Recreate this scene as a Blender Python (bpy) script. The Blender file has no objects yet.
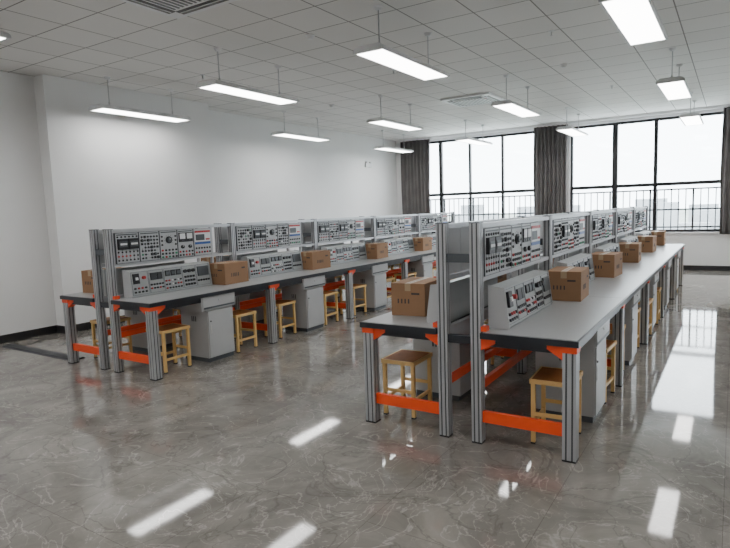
import bpy, math, random
import numpy as np
from mathutils import Matrix, Vector
random.seed(7)
scene=bpy.context.scene
COL=scene.collection

# ------------------------------------------------------------------ materials
def mat(name,color,rough=0.5,metal=0.0,emit=None,estr=0.0,var=0.0,vscale=8.0,spec=None,bump=0.0,bscale=60):
    m=bpy.data.materials.new(name); m.use_nodes=True
    nt=m.node_tree; b=nt.nodes['Principled BSDF']
    b.inputs['Base Color'].default_value=(*color,1); b.inputs['Roughness'].default_value=rough
    b.inputs['Metallic'].default_value=metal
    if spec is not None: b.inputs['Specular IOR Level'].default_value=spec
    if emit: 
        b.inputs['Emission Color'].default_value=(*emit,1); b.inputs['Emission Strength'].default_value=estr
    if var>0 or bump>0:
        tc=nt.nodes.new('ShaderNodeTexCoord'); n=nt.nodes.new('ShaderNodeTexNoise')
        n.inputs['Scale'].default_value=vscale; n.inputs['Detail'].default_value=4
        nt.links.new(tc.outputs['Object'],n.inputs['Vector'])
        if var>0:
            cr=nt.nodes.new('ShaderNodeValToRGB')
            cr.color_ramp.elements[0].position=.3; cr.color_ramp.elements[1].position=.7
            cr.color_ramp.elements[0].color=(*[c*(1-var) for c in color],1)
            cr.color_ramp.elements[1].color=(*[min(1,c*(1+var)) for c in color],1)
            nt.links.new(n.outputs['Fac'],cr.inputs['Fac']); nt.links.new(cr.outputs['Color'],b.inputs['Base Color'])
        if bump>0:
            n2=nt.nodes.new('ShaderNodeTexNoise'); n2.inputs['Scale'].default_value=bscale
            nt.links.new(tc.outputs['Object'],n2.inputs['Vector'])
            bp=nt.nodes.new('ShaderNodeBump'); bp.inputs['Strength'].default_value=bump; bp.inputs['Distance'].default_value=.01
            nt.links.new(n2.outputs['Fac'],bp.inputs['Height']); nt.links.new(bp.outputs['Normal'],b.inputs['Normal'])
    return m

M={}
M['wall']=mat('wall_paint',(.85,.85,.85),.7,var=.015,vscale=2,bump=.05,bscale=150)
M['base']=mat('baseboard_black',(.02,.02,.022),.3,var=.1)
M['alu']=mat('aluminium_profile',(.48,.49,.51),.38,.45,var=.04)
M['groove']=mat('profile_groove',(.07,.075,.08),.6)
M['orange']=mat('orange_paint',(.95,.09,.02),.4,var=.04)
M['edge']=mat('table_edge_black',(.018,.021,.028),.35,var=.1)
M['top']=mat('laminate_grey',(.37,.38,.39),.30,var=.03,vscale=20)
M['cab']=mat('cabinet_grey',(.46,.47,.48),.4,var=.02)
M['plate']=mat('module_plate',(.47,.49,.51),.45,var=.03)
M['plate2']=mat('console_plate',(.38,.40,.405),.45,var=.03)
M['blk']=mat('black_plastic',(.012,.012,.015),.4,var=.1)
M['dk']=mat('dark_grey_plastic',(.07,.08,.09),.4,var=.1)
M['red']=mat('red_plastic',(.45,.03,.03),.4,var=.05)
M['blue']=mat('blue_display',(.03,.10,.35),.3,var=.1)
M['white']=mat('white_enamel',(.78,.79,.80),.35,var=.01)
M['green']=mat('green_socket',(.03,.25,.12),.4,var=.1)
M['yel']=mat('yellow_paint',(.76,.50,.19),.45,var=.05)
M['wood']=mat('seat_wood',(.36,.13,.035),.6,var=.15,vscale=12,spec=.25)
M['card']=mat('cardboard',(.30,.165,.085),.8,var=.06,vscale=5)
M['tape']=mat('packing_tape',(.42,.30,.18),.3,var=.05)
M['print']=mat('printed_ink',(.05,.04,.04),.7,var=.1)
M['frame']=mat('window_frame_black',(.012,.012,.014),.35,var=.1)
M['curt']=mat('curtain_fabric',(.16,.15,.148),.9,var=.12,vscale=3,bump=.2,bscale=300)
M['rod']=mat('rod_metal',(.55,.55,.56),.35,.7,var=.05)
M['lamp']=mat('lamp_diffuser',(.9,.9,.9),.4,emit=(1,.985,.96),estr=14.0)
M['steel']=mat('brushed_steel',(.6,.6,.6),.3,.9,var=.05)

def floor_mat():
    m=bpy.data.materials.new('polished_marble_tile'); m.use_nodes=True; nt=m.node_tree; N=nt.nodes; L=nt.links
    b=N['Principled BSDF']
    tc=N.new('ShaderNodeTexCoord')
    n1=N.new('ShaderNodeTexNoise'); n1.inputs['Scale'].default_value=1.5; n1.inputs['Detail'].default_value=9; n1.inputs['Roughness'].default_value=.66; n1.inputs['Distortion'].default_value=1.1
    L.new(tc.outputs['Object'],n1.inputs['Vector'])
    r1=N.new('ShaderNodeValToRGB')
    e=r1.color_ramp.elements; e[0].position=.30; e[0].color=(.165,.152,.136,1); e[1].position=.70; e[1].color=(.345,.325,.295,1)
    L.new(n1.outputs['Fac'],r1.inputs['Fac'])
    last=r1.outputs['Color']
    for sc,dist,wd,st,colr in ((1.9,1.8,.010,.55,(.52,.49,.45,1)),(3.7,1.2,.008,.35,(.50,.47,.43,1)),(1.1,2.2,.012,.45,(.10,.09,.08,1))):
        n2=N.new('ShaderNodeTexNoise'); n2.inputs['Scale'].default_value=sc; n2.inputs['Detail'].default_value=7; n2.inputs['Distortion'].default_value=dist
        L.new(tc.outputs['Object'],n2.inputs['Vector'])
        s=N.new('ShaderNodeMath'); s.operation='SUBTRACT'; s.inputs[1].default_value=.5; L.new(n2.outputs['Fac'],s.inputs[0])
        a=N.new('ShaderNodeMath'); a.operation='ABSOLUTE'; L.new(s.outputs[0],a.inputs[0])
        r2=N.new('ShaderNodeValToRGB'); e=r2.color_ramp.elements; e[0].position=0; e[0].color=(1,1,1,1); e[1].position=wd; e[1].color=(0,0,0,1)
        L.new(a.outputs[0],r2.inputs['Fac'])
        mk=N.new('ShaderNodeMath'); mk.operation='MULTIPLY'; mk.inputs[1].default_value=st; L.new(r2.outputs['Color'],mk.inputs[0])
        mx=N.new('ShaderNodeMixRGB'); mx.inputs[2].default_value=colr
        L.new(mk.outputs[0],mx.inputs[0]); L.new(last,mx.inputs[1]); last=mx.outputs[0]
    br=N.new('ShaderNodeTexBrick'); br.offset=0; br.inputs['Scale'].default_value=1.0
    br.inputs['Brick Width'].default_value=.8; br.inputs['Row Height'].default_value=.8; br.inputs['Mortar Size'].default_value=.0016
    br.inputs['Mortar Smooth'].default_value=0
    br.inputs['Color1'].default_value=(1,1,1,1); br.inputs['Color2'].default_value=(.93,.93,.93,1); br.inputs['Mortar'].default_value=(.6,.59,.58,1)
    L.new(tc.outputs['Object'],br.inputs['Vector'])
    mm=N.new('ShaderNodeMixRGB'); mm.blend_type='MULTIPLY'; mm.inputs[0].default_value=1
    L.new(last,mm.inputs[1]); L.new(br.outputs['Color'],mm.inputs[2]); L.new(mm.outputs[0],b.inputs['Base Color'])
    b.inputs['Roughness'].default_value=.05; b.inputs['IOR'].default_value=1.55
    n3=N.new('ShaderNodeTexNoise'); n3.inputs['Scale'].default_value=1.4; L.new(tc.outputs['Object'],n3.inputs['Vector'])
    bp=N.new('ShaderNodeBump'); bp.inputs['Strength'].default_value=.03; bp.inputs['Distance'].default_value=.02
    L.new(n3.outputs['Fac'],bp.inputs['Height']); L.new(bp.outputs['Normal'],b.inputs['Normal'])
    return m
M['floor']=floor_mat()
def ceil_mat():
    m=bpy.data.materials.new('ceiling_tile'); m.use_nodes=True; nt=m.node_tree; N=nt.nodes; L=nt.links; b=N['Principled BSDF']
    tc=N.new('ShaderNodeTexCoord'); br=N.new('ShaderNodeTexBrick'); br.offset=0; br.inputs['Scale'].default_value=1
    br.inputs['Brick Width'].default_value=.6; br.inputs['Row Height'].default_value=.6; br.inputs['Mortar Size'].default_value=.007; br.inputs['Mortar Smooth'].default_value=0
    br.inputs['Color1'].default_value=(.80,.79,.77,1); br.inputs['Color2'].default_value=(.75,.74,.72,1); br.inputs['Mortar'].default_value=(.22,.21,.20,1)
    L.new(tc.outputs['Object'],br.inputs['Vector']); L.new(br.outputs['Color'],b.inputs['Base Color']); b.inputs['Roughness'].default_value=.6
    return m
M['ceil']=ceil_mat()
def glass_mat():
    m=bpy.data.materials.new('window_glass'); m.use_nodes=True; nt=m.node_tree; N=nt.nodes; L=nt.links
    N.remove(N['Principled BSDF']); o=N['Material Output']
    t=N.new('ShaderNodeBsdfTransparent'); t.inputs[0].default_value=(.93,.95,.95,1); g=N.new('ShaderNodeBsdfGlossy'); g.inputs['Roughness'].default_value=.02
    mx=N.new('ShaderNodeMixShader'); mx.inputs[0].default_value=.05
    L.new(t.outputs[0],mx.inputs[1]); L.new(g.outputs[0],mx.inputs[2]); L.new(mx.outputs[0],o.inputs[0]); return m
M['glass']=glass_mat()

# ------------------------------------------------------------------ mesh builder
class MB:
    def __init__(s): s.v=[];s.f=[];s.m=[];s.mats=[]
    def mi(s,k):
        if k not in s.mats: s.mats.append(k)
        return s.mats.index(k)
    def add(s,vs,fs,k,T=None):
        o=len(s.v)
        for p in vs:
            if T is not None: p=T@Vector(p)
            s.v.append(tuple(p))
        i=s.mi(k)
        for f in fs: s.f.append([a+o for a in f]); s.m.append(i)
    def box(s,x0,x1,y0,y1,z0,z1,k,T=None):
        if x0>x1:x0,x1=x1,x0
        if y0>y1:y0,y1=y1,y0
        v=[(x,y,z) for z in (z0,z1) for y in (y0,y1) for x in (x0,x1)]
        f=[(0,2,3,1),(4,5,7,6),(0,1,5,4),(2,6,7,3),(0,4,6,2),(1,3,7,5)]
        s.add(v,f,k,T)
    def prism(s,poly,axis,a,b,k,T=None):
        n=len(poly)
        def P(p,t):
            if axis=='z': return (p[0],p[1],t)
            if axis=='y': return (p[0],t,p[1])
            return (t,p[0],p[1])
        v=[P(p,a) for p in poly]+[P(p,b) for p in poly]
        f=[tuple(range(n))[::-1],tuple(range(n,2*n))]+[(i,(i+1)%n,(i+1)%n+n,i+n) for i in range(n)]
        s.add(v,f,k,T)
    def cyl(s,c,r,h,axis,k,n=10,T=None,r2=None):
        r2=r if r2 is None else r2
        v=[]
        for t,rr in ((0,r),(h,r2)):
            for i in range(n):
                a=2*math.pi*i/n; p,q=rr*math.cos(a),rr*math.sin(a)
                if axis=='z': v.append((c[0]+p,c[1]+q,c[2]+t))
                elif axis=='x': v.append((c[0]+t,c[1]+p,c[2]+q))
                else: v.append((c[0]+p,c[1]+t,c[2]+q))
        f=[tuple(range(n))[::-1],tuple(range(n,2*n))]+[(i,(i+1)%n,(i+1)%n+n,i+n) for i in range(n)]
        s.add(v,f,k,T)
    def mesh(s,name):
        me=bpy.data.meshes.new(name); me.from_pydata(s.v,[],s.f)
        for k in s.mats: me.materials.append(M[k])
        me.polygons.foreach_set('material_index',s.m); me.update()
        import bmesh
        bm=bmesh.new(); bm.from_mesh(me); bmesh.ops.recalc_face_normals(bm,faces=bm.faces); bm.to_mesh(me); bm.free()
        return me
def obj(name,me,loc=(0,0,0),parent=None,rz=0,bevel=0):
    o=bpy.data.objects.new(name,me); COL.objects.link(o); o.location=loc; o.rotation_euler=(0,0,rz)
    if parent: o.parent=parent
    if bevel:
        b=o.modifiers.new('bevel','BEVEL'); b.width=bevel; b.segments=2; b.limit_method='ANGLE'
    return o
def empty(name,loc,rz=0):
    e=bpy.data.objects.new(name,None); COL.objects.link(e); e.location=loc; e.rotation_euler=(0,0,rz); e.empty_display_size=.1; return e

def extr(s,cx,cy,sz,z0,z1,k='alu'):
    h=sz/2; w=.006; d=.009
    pts=[]
    def side():
        out=[(-h,-h)]
        for c in (-h*.45,h*.45):
            out+= [(c-w,-h),(c-w,-h+d),(c+w,-h+d),(c+w,-h)]
        return out
    for r in range(4):
        a=r*math.pi/2; ca,sa=math.cos(a),math.sin(a)
        pts+=[(cx+x*ca-y*sa,cy+x*sa+y*ca) for x,y in side()]
    s.prism(pts,'z',z0,z1,k)
    for r in range(4):
        for c in (-h*.45,h*.45):
            a=r*math.pi/2; T=Matrix.Translation((cx,cy,0))@Matrix.Rotation(a,4,'Z')
            s.box(c-w+.0003,c+w-.0003,-h+d*.35,-h+d+.001,z0+.001,z1-.001,'groove',T)

# ------------------------------------------------------------------ room shell
H=3.70; YB=15.33; XR=4.0; YN=-4.0; XC=-8.67; XCOL=-8.206; XA=-8.45
def shell(name,boxes):
    b=MB()
    for x in boxes: b.box(*x)
    return obj(name,b.mesh(name))
shell('floor',[(-9.2,XR+.3,YN-.3,YB+.3,-.2,0,'floor')])
shell('ceiling',[(-9.2,XR+.3,YN-.3,YB+.3,H,H+.2,'ceil')])
shell('wall_left',[(-9.1,XC,7.555,YB,0,H,'wall'),(-9.1,XCOL,4.538,7.555,0,H,'wall'),(-9.1,XA,YN,4.538,0,H,'wall')])
shell('wall_right',[(XR,XR+.25,YN,YB,0,H,'wall')])
shell('wall_rear',[(-9.1,XR,YN-.25,YN,0,H,'wall')])
SILL=.89; WT=3.58
shell('wall_back',[(-9.1,XR+.25,YB,YB+.25,0,SILL,'wall'),(-9.1,XR+.25,YB,YB+.25,WT,H,'wall'),
   (-9.1,-8.15,YB,YB+.25,SILL,WT,'wall'),(-4.38,-3.58,YB,YB+.25,SILL,WT,'wall'),(-.22,.35,YB,YB+.25,SILL,WT,'wall'),(3.6,XR+.25,YB,YB+.25,SILL,WT,'wall')])
bz=.11
shell('baseboard_left',[(XC,XC+.015,7.555,YB,0,bz,'base'),(XCOL,XCOL+.015,4.523,7.57,0,bz,'base'),(XA,XCOL,4.523,4.538,0,bz,'base'),(XC,XCOL,7.555,7.57,0,bz,'base'),(XA,XA+.015,YN,4.53,0,bz,'base')])
shell('baseboard_back',[(XC,XR,YB-.015,YB,0,bz,'base')])
shell('baseboard_right',[(XR-.015,XR,YN,YB,0,bz,'base')])
shell('baseboard_rear',[(XC,XR,YN,YN+.015,0,bz,'base')])
shell('trim_sill',[(-8.15,3.6,YB-.04,YB,SILL-.03,SILL,'wall')])

def window(name,x0,x1,mull,tr=2.03):
    e=empty(name,(0,0,0))
    b=MB(); y0,y1=YB+.06,YB+.13; w=.035
    b.box(x0,x1,y0,y1,SILL,SILL+.06,'frame'); b.box(x0,x1,y0,y1,WT-.06,WT,'frame')
    b.box(x0,x0+.06,y0,y1,SILL,WT,'frame'); b.box(x1-.06,x1,y0,y1,SILL,WT,'frame')
    for m,ww in mull: b.box(m-ww,m+ww,y0-.01,y1+.01,SILL,WT,'frame')
    b.box(x0,x1,y0-.005,y1,tr-.04,tr+.04,'frame')
    obj('frame',b.mesh(name+'_frame'),parent=e)
    g=MB(); g.box(x0+.02,x1-.02,YB+.095,YB+.099,SILL+.02,WT-.02,'glass'); obj('glass',g.mesh(name+'_glass'),parent=e)
    r=MB(); yy=YB+.32
    for z in (1.0,1.42,1.90): r.box(x0-.1,x1+.1,yy-.02,yy+.02,z-.018,z+.018,'frame')
    n=int((x1-x0)/.15)
    for i in range(n+1):
        x=x0+(x1-x0)*i/n; r.box(x-.011,x+.011,yy-.011,yy+.011,.80,1.90,'frame')
    for i in range(0,n+1,6):
        x=x0+(x1-x0)*i/n; r.box(x-.02,x+.02,yy-.02,yy+.02,SILL-.2,1.92,'frame')
    obj('railing',r.mesh(name+'_railing'),parent=e)
window('window_1',-8.15,-4.38,[(-7.23,.05),(-6.33,.03),(-5.38,.03)])
window('window_2',-3.58,-.22,[(-2.52,.06),(-1.62,.04)])
window('window_3',.35,3.6,[(1.4,.06),(2.5,.04)])

def curtain(x0,x1,pl):
    n=int((x1-x0)/.012); v=[];f=[]
    zs=[.84,1.4,2.2,3.0,3.64]
    for j,z in enumerate(zs):
        for i in range(n+1):
            t=i/n; x=x0+(x1-x0)*t
            am=.045*(1+.25*math.sin(t*23)); y=YB-.10+am*math.sin(t*pl*2*math.pi+.4*math.sin(z*1.3+t*9))
            v.append((x+.012*math.sin(z*2+t*7),y,z))
    for j in range(len(zs)-1):
        for i in range(n):
            a=j*(n+1)+i; f.append((a,a+1,a+n+2,a+n+1))
    me=bpy.data.meshes.new('curtain'); me.from_pydata(v,[],f); me.materials.append(M['curt'])
    for p in me.polygons: p.use_smooth=True
    o=obj('curtain',me); s=o.modifiers.new('thick','SOLIDIFY'); s.thickness=.006
    return o
curtain(-8.45,-7.50,8); curtain(-4.47,-3.62,8); curtain(-.28,.5,7); curtain(3.4,3.95,6)
shell('trim_curtain_track',[(-8.5,3.95,YB-.13,YB-.07,3.64,3.70,'white')])

# exterior
b=MB()
random.seed(3)
M['city']=mat('hazy_building',(.36,.38,.40),.9,var=.1,vscale=.05)
M['land']=mat('hazy_land',(.24,.27,.25),.95,var=.15,vscale=.01)
for i in range(110):
    x=random.uniform(-620,300); y=random.uniform(420,640); w=random.uniform(12,34); hh=random.uniform(-30,6)
    b.box(x,x+w,y,y+15,-45,hh,'city')
obj('city_skyline',b.mesh('city_skyline'))
b=MB(); b.box(-1500,1500,60,3000,-46,-45,'land'); obj('outdoor_ground',b.mesh('outdoor_ground'))

# ------------------------------------------------------------------ workbench
U=1.77; LX=.75; PX=.125; TT=.80; PH=1.54
def frame_mesh(first,last):
    b=MB()
    ys=[0]+([U] if last else [])
    for y in ys:
        for sx in (-1,1):
            extr(b,sx*LX,y,.085,.012,.755); b.box(sx*LX-.043,sx*LX+.043,y-.043,y+.043,0,.012,'blk')
            extr(b,sx*PX,y,.072,.012,PH); b.box(sx*PX-.036,sx*PX+.036,y-.036,y+.036,0,.012,'blk')
            b.box(sx*PX-.037,sx*PX+.037,y-.037,y+.037,PH,PH+.006,'dk')
            b.box(sx*(PX+.036),sx*(LX-.043),y-.02,y+.02,.70,.757,'edge')
            b.box(sx*(PX+.037),sx*(LX-.043),y-.016,y+.016,.155,.235,'orange')
            a=LX-.043
            b.prism([(sx*a,.76),(sx*(a-.10),.76),(sx*(a-.10),.725),(sx*a,.66)],'y',y-.03,y+.03,'orange')
            b.prism([(y+.043,.76),(y+.15,.76),(y+.15,.725),(y+.043,.66)],'x',sx*LX-.03,sx*LX+.03,'orange')
            b.box(sx*LX-.047,sx*LX+.047,y-.047,y+.047,.715,.757,'orange')
            a=PX+.036
            b.prism([(sx*a,.76),(sx*(a+.10),.76),(sx*(a+.10),.725),(sx*a,.67)],'y',y-.03,y+.03,'orange')
            b.box(sx*(PX+.036),sx*(PX+.075),y-.03,y+.03,.802,.835,'orange')
        b.box(-PX+.036,PX-.036,y-.02,y+.02,1.27,1.33,'dk')
        b.box(-PX+.036,PX-.036,y-.02,y+.02,.70,.757,'edge')
    y0,y1=.036,U-.036
    for sx in (-1,1):
        b.box(sx*PX-.025,sx*PX+.025,y0,y1,1.505,1.537,'alu')
        b.box(sx*PX-.02,sx*PX+.02,y0,y1,1.135,1.165,'alu')
        b.box(sx*PX-.02,sx*PX+.02,y0,y1,.72,.80,'alu')
        b.box(sx*LX-.02,sx*LX+.02,.043,U-.043,.70,.757,'edge')
        b.box(sx*PX-.018,sx*PX+.018,1.395,1.42,.80,1.505,'alu')
        b.box(sx*PX-.015,sx*PX+.015,y0,y1,.37,.43,'orange')
    return b.mesh('bench_frame')
def top_mesh(first,last):
    b=MB(); a=-.06 if first else 0; c=U+(.06 if last else 0)
    for sx in (-1,1):
        b.box(sx*.165,sx*(LX+.06),a,c,.757,.797,'edge')
        b.box(sx*.180,sx*(LX+.045),a+(.015 if first else 0.002),c-(.015 if last else 0.002),.797,.8005,'top')
    return b.mesh('tabletop')

def module_face(b,T,w,h,kind,rng):
    def bx(u0,u1,v0,v1,n,k,n0=0): b.box(u0,u1,v0,v1,n0,n,k,T)
    def cy(u,v,r,n,k,seg=10): b.cyl((u,v,0),r,n,'z',k,seg,T)
    bx(.003,w-.003,.003,h-.003,-.004,'cab',-.012)
    bx(.003,w-.003,.003,h-.003,.016,'dk',-.004)
    bx(.008,w-.008,.008,h-.008,.019,'plate',0)
    if kind=='screen':
        bx(.02,w-.02,h*.52,h-.03,.024,'white'); bx(.02,w-.02,h*.84,h-.03,.026,'red'); bx(.03,w*.6,h*.56,h*.78,.026,'dk')
        bx(w*.66,w-.03,h*.56,h*.62,.026,'red'); bx(.02,w-.02,h*.42,h*.50,.024,'blue')
        for i in range(6): cy(.035+i*(w-.07)/5,h*.28,.012,.026,'blk')
        for i in range(6): cy(.035+i*(w-.07)/5,h*.13,.012,.026,rng.choice(['red','blk','green']))
        return
    bx(.02,w-.02,h-.030,h-.018,.021,'dk')
    if kind=='meter':
        for k in range(2):
            u0=.02+k*(w-.03)/2; bx(u0,u0+(w-.05)/2,h*.55,h*.88,.030,'blk'); bx(u0+.008,u0+(w-.05)/2-.008,h*.66,h*.85,.032,'white'); cy(u0+(w-.05)/4,h*.605,.008,.034,'dk',8)
        for i in range(2): cy(w*(.27+.46*i),h*.38,.021,.038,'blk',14); bx(w*(.27+.46*i)-.002,w*(.27+.46*i)+.002,h*.38,h*.38+.018,.040,'white')
        for i in range(5):
            for j in range(2): cy(.03+i*(w-.06)/4,h*(.09+.12*j),.012,.026,rng.choice(['blk','red','blk']))
        return
    if kind=='knob':
        cy(w*.5,h*.66,.042,.030,'blk',20); cy(w*.5,h*.66,.026,.044,'dk',16); bx(w*.5-.002,w*.5+.002,h*.66,h*.66+.024,.046,'white')
        for i in range(9):
            a=math.radians(-40+i*32.5); u=w*.5+.056*math.cos(a); v=h*.66+.056*math.sin(a); bx(u-.003,u+.003,v-.003,v+.003,.021,'blk')
        for u in (.03,w-.03):
            for v in (.5,.64,.78): cy(u,h*v,.011,.028,'blk')
        for i in range(5):
            for j in range(3): cy(.03+i*(w-.06)/4,h*(.08+.115*j),.012,.028,rng.choice(['blk','blk','red','green']))
        return
    if kind=='relay':
        for i in range(2):
            u0=.022+i*(w-.03)/2; ww=(w-.055)/2
            bx(u0,u0+ww,h*.46,h*.80,.045,'blk'); bx(u0+.012,u0+ww-.012,h*.54,h*.72,.048,'dk'); bx(u0+.018,u0+ww-.018,h*.60,h*.66,.050,'white')
        for i in range(6):
            u=.028+i*(w-.056)/5
            cy(u,h*.86,.010,.026,'blk'); cy(u,h*.37,.010,.026,'blk')
            cy(u,h*.24,.010,.026,rng.choice(['blk','red'])); cy(u,h*.11,.010,.026,'blk')
            bx(u-.001,u+.001,h*.11,h*.46,.0205,'dk')
        return
    nx=max(4,int(w/.045)); ny=7
    du=(w-.03)/nx; dv=(h-.06)/ny
    for i in range(nx):
        for j in range(ny):
            u=.015+du*(i+.5); v=.018+dv*(j+.5); r=rng.random()
            if r<.48: cy(u,v,.011,.026,'blk')
            elif r<.55: cy(u,v,.011,.026,rng.choice(['red','green','blk','blk']))
            elif r<.70: cy(u,v,.017,.034,'blk',12); cy(u,v,.009,.042,'dk',8)
            elif r<.86: bx(u-du*.36,u+du*.36,v-dv*.32,v+dv*.32,.023,'blk')
            elif r<.92: bx(u-.015,u+.015,v-.008,v+.008,.026,'white')
            if rng.random()<.5: bx(u,u+du*.9 if i<nx-1 else u+.004,v-.0015,v+.0015,.0205,'dk')
            if rng.random()<.4: bx(u-.0015,u+.0015,v,v+dv*.8 if j<ny-1 else v+.004,.0205,'dk')

def Tside(sx,y0,z0,x0,slope=0.0):
    s=Vector((0,1,0)); n=Vector((sx*math.cos(slope),0,math.sin(slope))); v=Vector((-sx*math.sin(slope),0,math.cos(slope)))
    m=Matrix(((s.x,v.x,n.x,sx*x0),(s.y,v.y,n.y,y0),(s.z,v.z,n.z,z0),(0,0,0,1)))
    return m
def panel_mesh(seed):
    b=MB(); rng=random.Random(seed)
    for sx in (-1,1):
        y=.05
        kinds=[['relay','grid','knob','meter','screen'],['grid','relay','knob','grid','screen'],['relay','grid','relay','knob','screen']][seed%3]
        ws=[.29,.27,.25,.24,.28]
        for k,w in zip(kinds,ws):
            module_face(b,Tside(sx,y,1.167,PX+.022),w,.336,k,rng); y+=w
    return b.mesh('module_panels')
CY0=.11
def console_mesh(seed):
    b=MB(); rng=random.Random(seed+50)
    y0,y1=CY0,CY0+1.10
    for sx in (-1,1):
        poly=[(sx*.168,.802),(sx*.305,.802),(sx*.31,.815),(sx*.275,1.08),(sx*.168,1.095)]
        b.prism(poly,'y',y0,y1,'plate2')
        for yy in (y0-.006,y1): b.prism([(sx*.166,.8015),(sx*.312,.8015),(sx*.318,.817),(sx*.281,1.088),(sx*.166,1.103)],'y',yy,yy+.006,'cab')
        sl=math.atan2(.035,.265); L=math.hypot(.035,.265)
        T=Tside(sx,y0,.817,.3105,sl)
        def bx(u0,u1,v0,v1,n,k): b.box(u0,u1,v0,v1,0,n,k,T)
        def cy(u,v,r,n,k,g=10): b.cyl((u,v,0),r,n,'z',k,g,T)
        W=y1-y0
        segs=[(.01,.22),(.23,.42),(.43,.68),(.69,.88),(.89,W-.01)]
        for a,c in segs:
            bx(a,a+.002,.01,L-.01,.002,'dk'); bx(c-.002,c,.01,L-.01,.002,'dk'); bx(a,c,.01,.0125,.002,'dk'); bx(a,c,L-.0125,L-.01,.002,'dk')
        bx(.03,.10,.13,.24,.02,'blk'); bx(.05,.08,.17,.2,.03,'white'); cy(.16,.19,.018,.03,'red',12)
        for i in range(4):
            for j in range(2): cy(.04+i*.045,.04+j*.04,.011,.014,rng.choice(['blk','red','blk','blk']))
        bx(.25,.33,.15,.23,.012,'blk'); bx(.34,.40,.15,.23,.012,'blk')
        for i in range(5): cy(.25+i*.037,.10,.011,.014,'blk')
        for i in range(5): cy(.25+i*.037,.06,.010,.014,rng.choice(['red','blk']))
        for i in range(3): bx(.45+i*.075,.51+i*.075,.17,.235,.012,'blk'); bx(.455+i*.075,.505+i*.075,.185,.22,.0135,'dk')
        for i in range(6):
            for j in range(3): cy(.45+i*.04,.035+j*.042,.010,.014,rng.choice(['blk','blk','red','white']))
        for i in range(3): cy(.72+i*.06,.20,.020,.028,'blk',12)
        for i in range(4):
            for j in range(3): bx(.71+i*.04,.735+i*.04,.03+j*.045,.055+j*.045,.012,'blk')
        bx(.91,W-.03,.12,.235,.014,'dk')
        for i in range(5): cy(.91+i*.038,.07,.012,.014,'blk')
    return b.mesh('control_console')
def pedestal_mesh():
    b=MB(); o=-.08
    for sx in (-1,1):
        b.box(sx*.30,sx*.775,.71+o,1.21+o,.60,.757,'cab')
        b.box(sx*.775,sx*.787,.72+o,1.20+o,.61,.75,'cab')
        b.box(sx*.787,sx*.79,.73+o,1.19+o,.62,.64,'dk')
        b.cyl((sx*.787,.96+o,.70),.011,sx*.006,'x','steel',12)
        b.box(sx*.34,sx*.745,.80+o,1.17+o,.0,.05,'dk')
        b.box(sx*.32,sx*.755,.79+o,1.18+o,.05,.595,'cab')
        b.box(sx*.755,sx*.768,.80+o,1.17+o,.06,.585,'cab')
        b.box(sx*.768,sx*.772,.825+o,.84+o,.33,.43,'steel')
        b.cyl((sx*.768,.832+o,.47),.009,sx*.006,'x','blk',10)
        for i in range(3): b.box(sx*(.5+i*.03),sx*(.515+i*.03),.788+o,.791+o,.46,.52,'dk')
    return b.mesh('storage_pedestal')
fm={}
for key in ((0,0),(1,0),(0,1)):
    fm[key]=(frame_mesh(*key),top_mesh(*key))
pm=[panel_mesh(i) for i in range(3)]; cm=[console_mesh(i) for i in range(2)]; dm=pedestal_mesh()
XRc=-1.5935; YR0=3.6665; XLc=-5.6865; YL0=3.6116
for cx,y0 in ((XRc,YR0),(XLc,YL0)):
    for i in range(5):
        key=(1 if i==0 else 0,1 if i==4 else 0)
        e=empty('lab_workbench',(cx,y0+i*U,0))
        obj('aluminium_frame',fm[key][0],parent=e); obj('tabletop',fm[key][1],parent=e)
        obj('module_panels',pm[i%3],parent=e); obj('control_console',cm[i%2],parent=e); obj('storage_pedestal',dm,parent=e)

# ------------------------------------------------------------------ stools
def stool_mesh():
    b=MB(); w,d,h=.165,.135,.46
    t=.014
    b.box(-d,d,-w,w,h-.012,h,'wood')
    b.box(-d-.012,d+.012,-w-.012,-w,h-.03,h+.001,'yel'); b.box(-d-.012,d+.012,w,w+.012,h-.03,h+.001,'yel')
    b.box(-d-.012,-d,-w,w,h-.03,h+.001,'yel'); b.box(d,d+.012,-w,w,h-.03,h+.001,'yel')
    b.box(-d,d,-w,w,h-.026,h-.012,'yel')
    for sx in (-1,1):
        for sy in (-1,1):
            x=sx*(d-t+.004); y=sy*(w-t+.004)
            b.box(x-t,x+t,y-t,y+t,.01,h-.026,'yel'); b.box(x-t-.002,x+t+.002,y-t-.002,y+t+.002,0,.012,'blk')
    for sx in (-1,1): b.box(sx*(d-.01)-.009,sx*(d-.01)+.009,-w+.02,w-.02,.13,.155,'yel')
    for sy in (-1,1): b.box(-d+.02,d-.02,sy*(w-.01)-.009,sy*(w-.01)+.009,.20,.225,'yel')
    return b.mesh('stool')
sm=stool_mesh(); rs=random.Random(5)
for cx,y0,ox,l1,l2 in ((XRc,YR0,.61,.32,1.36),(XLc,YL0,.565,.38,1.36)):
    for i in range(5):
        for sx in (-1,1):
            for ly in (l1,l2):
                obj('wooden_seat_stool',sm,(cx+sx*(ox+rs.uniform(-.03,.03)),y0+i*U+ly+rs.uniform(-.03,.03),0),rz=rs.uniform(-.06,.06))

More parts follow.
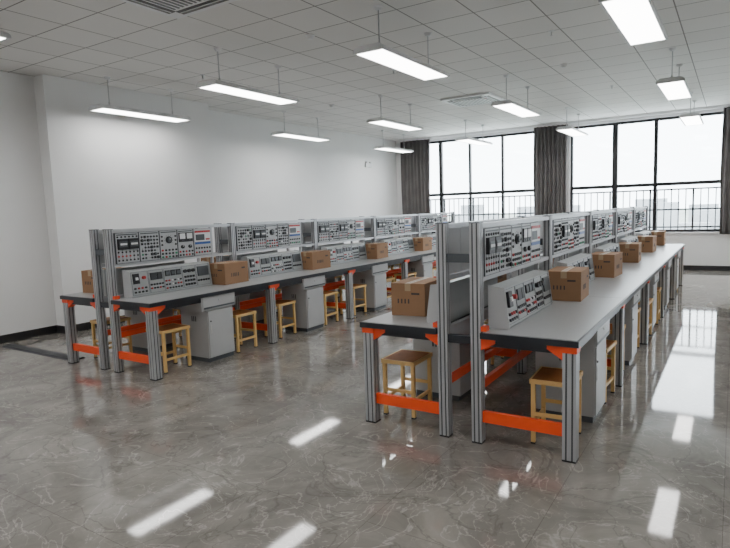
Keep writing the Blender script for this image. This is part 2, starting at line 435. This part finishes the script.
# ------------------------------------------------------------------ boxes
def cbox_mesh(dx,dy,dz):
    b=MB(); x,y=dx/2,dy/2
    b.box(-x,x,-y,y,0,dz,'card')
    b.box(-.025,.025,-y-.001,y+.001,dz-.06,dz+.0012,'tape')
    b.box(-.0015,.0015,-y,y,dz,dz+.0016,'print')
    for sx in (-1,1):
        for i,s in enumerate([(0,.012),(.03,.012),(.055,.02),(.09,.012)]):
            b.box(sx*x,sx*(x+.0012),-.10+s[0],-.10+s[0]+s[1],dz*.35,dz*.52,'print')
        b.box(sx*x,sx*(x+.0012),.02,.035,dz*.35,dz*.52,'print'); b.box(sx*x,sx*(x+.0012),.09,.15,dz*.68,dz*.75,'print')
    for sy in (-1,1):
        for i in range(4): b.box(-.09+i*.03,-.078+i*.03,sy*y,sy*(y+.0012),dz*.38,dz*.52,'print')
        b.box(.03,.1,sy*y,sy*(y+.0012),dz*.66,dz*.72,'print')
    return b.mesh('cardboard_box')
bm1=cbox_mesh(.29,.42,.26)
def cbox(x,y,rz): obj('cardboard_box',bm1,(x,y,.8015),rz=rz,bevel=.003)
for i in range(5):
    cbox(XRc+.345,YR0+i*U+(1.64 if i<4 else 1.53),[.05,-.05,.04,-.03,.02][i])
    cbox(XLc+.335,YL0+i*U+1.47,[.05,-.05,.05,.02,-.04][i])
for i,(yy,rz) in enumerate([(.50,.08),(2.1,.05),(4.1,-.05),(5.9,.04)]):
    cbox(XRc-.59,YR0+yy,rz)
cbox(XLc-.61,YL0+.40,.08); cbox(XLc-.61,YL0+2.2,.04)

# ------------------------------------------------------------------ pendant lamps
def lamp_mesh():
    b=MB(); w,l=.175,.79
    b.prism([(-w,.0),(w,.0),(w,.02),(w-.05,.055),(-w+.05,.055),(-w,.02)],'y',-l,l,'white')
    b.box(-w,-w+.022,-l,l,-.008,0,'white'); b.box(w-.022,w,-l,l,-.008,0,'white')
    b.box(-w,w,-l,-l+.03,-.008,0,'white'); b.box(-w,w,l-.03,l,-.008,0,'white')
    b.box(-w+.022,w-.022,-l+.03,l-.03,-.004,.001,'lamp')
    for y in (-.56,.56):
        b.cyl((0,y,.055),.03,.012,'z','rod',12)
        b.cyl((0,y,.06),.007,H-LZ-.06-.03,'z','rod',8)
        b.cyl((0,y,H-LZ-.035),.028,.035,'z','white',14,None,.05)
        b.cyl((0,y,.062),.012,.06,'z','rod',10)
    return b.mesh('pendant_lamp')
LZ=3.225
lm=lamp_mesh()
for x in (-7.72,-5.435,-3.107,-.78,1.55):  # last column is out of view, added for its light
    for y in (-2.0,1.88,5.77,9.66,13.55):
        obj('pendant_office_light',lm,(x,y,LZ))

# ------------------------------------------------------------------ ceiling fittings
def ac_mesh():
    b=MB(); s=.48
    b.box(-s,s,-s,s,-.035,0,'white'); 
    b.box(-.28,.28,-.28,.28,-.05,-.035,'white')
    for i in range(9): b.box(-.255+i*.06,-.23+i*.06,-.25,.25,-.054,-.05,'dk')
    for sg in (-1,1):
        b.box(-.32,.32,sg*.32,sg*.42,-.039,-.034,'blk'); b.box(sg*.32,sg*.42,-.32,.32,-.039,-.034,'blk')
        b.box(-.30,.30,sg*.36,sg*.37,-.045,-.035,'white'); b.box(sg*.36,sg*.37,-.30,.30,-.045,-.035,'white')
    return b.mesh('ceiling_air_conditioner')
am=ac_mesh()
obj('ceiling_air_conditioner',am,(-4.28,10.65,H)); obj('ceiling_air_conditioner',am,(-4.38,3.66,H))
b=MB(); b.cyl((0,0,-.012),.055,.012,'z','white',20); b.cyl((0,0,-.045),.03,.033,'z','white',20,None,.045); sd=b.mesh('smoke_detector')
for p in ((-4.22,5.51),(-2.2,9.0),(-6.6,9.2)): obj('smoke_detector',sd,(*p,H))
b=MB(); b.cyl((0,0,-.008),.035,.008,'z','white',16); b.cyl((0,0,-.05),.009,.042,'z','steel',8); b.cyl((0,0,-.055),.02,.004,'z','steel',12); sp=b.mesh('sprinkler')
for p in ((-1.9,7.2),(-4.3,7.6),(-6.6,6.0),(-1.9,11.2)): obj('fire_sprinkler',sp,(*p,H-.001))
b=MB(); b.box(0,.05,-.15,.15,-.05,.05,'white')
for y in (-.09,.09): b.cyl((.03,y,.05),.04,.05,'z','white',12)
obj('emergency_light',b.mesh('emergency_light'),(XC,13.7,2.9))
b=MB(); b.prism([(-.09,0),(.09,0),(.06,.018),(-.06,.018)],'x',XA+.25+.02,-6.52,'edge'); o=obj('floor_cable_cover',b.mesh('floor_cable_cover'),(0,3.72,0))
b=MB(); b.box(0,.012,-.04,.04,-.04,.04,'white'); b.box(.012,.014,-.015,.015,-.01,.01,'dk'); obj('wall_socket',b.mesh('wall_socket'),(XCOL,6.6,.35))
e=empty('door_1',(1.5,YN,0)); b=MB(); b.box(-.5,.5,0,.04,0,2.1,'cab'); b.box(.4,.44,.04,.09,1.0,1.04,'steel'); obj('leaf',b.mesh('door_leaf'),parent=e)
b=MB(); b.box(-.56,-.5,0,.06,0,2.16,'dk'); b.box(.5,.56,0,.06,0,2.16,'dk'); b.box(-.56,.56,0,.06,2.1,2.16,'dk'); obj('door_frame',b.mesh('door_frame'),parent=e)

# ------------------------------------------------------------------ world
w=bpy.data.worlds.new('overcast_sky'); scene.world=w; w.use_nodes=True; nt=w.node_tree
bg=nt.nodes['Background']; tc=nt.nodes.new('ShaderNodeTexCoord'); sx=nt.nodes.new('ShaderNodeSeparateXYZ'); cr=nt.nodes.new('ShaderNodeValToRGB')
nt.links.new(tc.outputs['Generated'],sx.inputs[0]); nt.links.new(sx.outputs['Z'],cr.inputs['Fac'])
e=cr.color_ramp.elements; e[0].position=0; e[0].color=(.80,.86,.92,1); e[1].position=.5; e[1].color=(.93,.96,1,1)
nt.links.new(cr.outputs['Color'],bg.inputs['Color']); bg.inputs['Strength'].default_value=15.0

# ------------------------------------------------------------------ camera
h,ps,pi_,ro,f=1.6504,0.5752,0.1108,-0.0344,571.08
r0=np.array([np.cos(ps),np.sin(ps),0]);F=np.array([-np.sin(ps)*np.cos(pi_),np.cos(ps)*np.cos(pi_),-np.sin(pi_)])
u0=np.cross(r0,F); r=np.cos(ro)*r0+np.sin(ro)*u0; u=-np.sin(ro)*r0+np.cos(ro)*u0
cd=bpy.data.cameras.new('camera'); cam=bpy.data.objects.new('camera',cd); COL.objects.link(cam)
cam.matrix_world=Matrix(((r[0],u[0],-F[0],0),(r[1],u[1],-F[1],0),(r[2],u[2],-F[2],h),(0,0,0,1)))
cd.sensor_width=36; cd.lens=f/730*36; cd.clip_end=5000; cd.clip_start=.05
scene.camera=cam
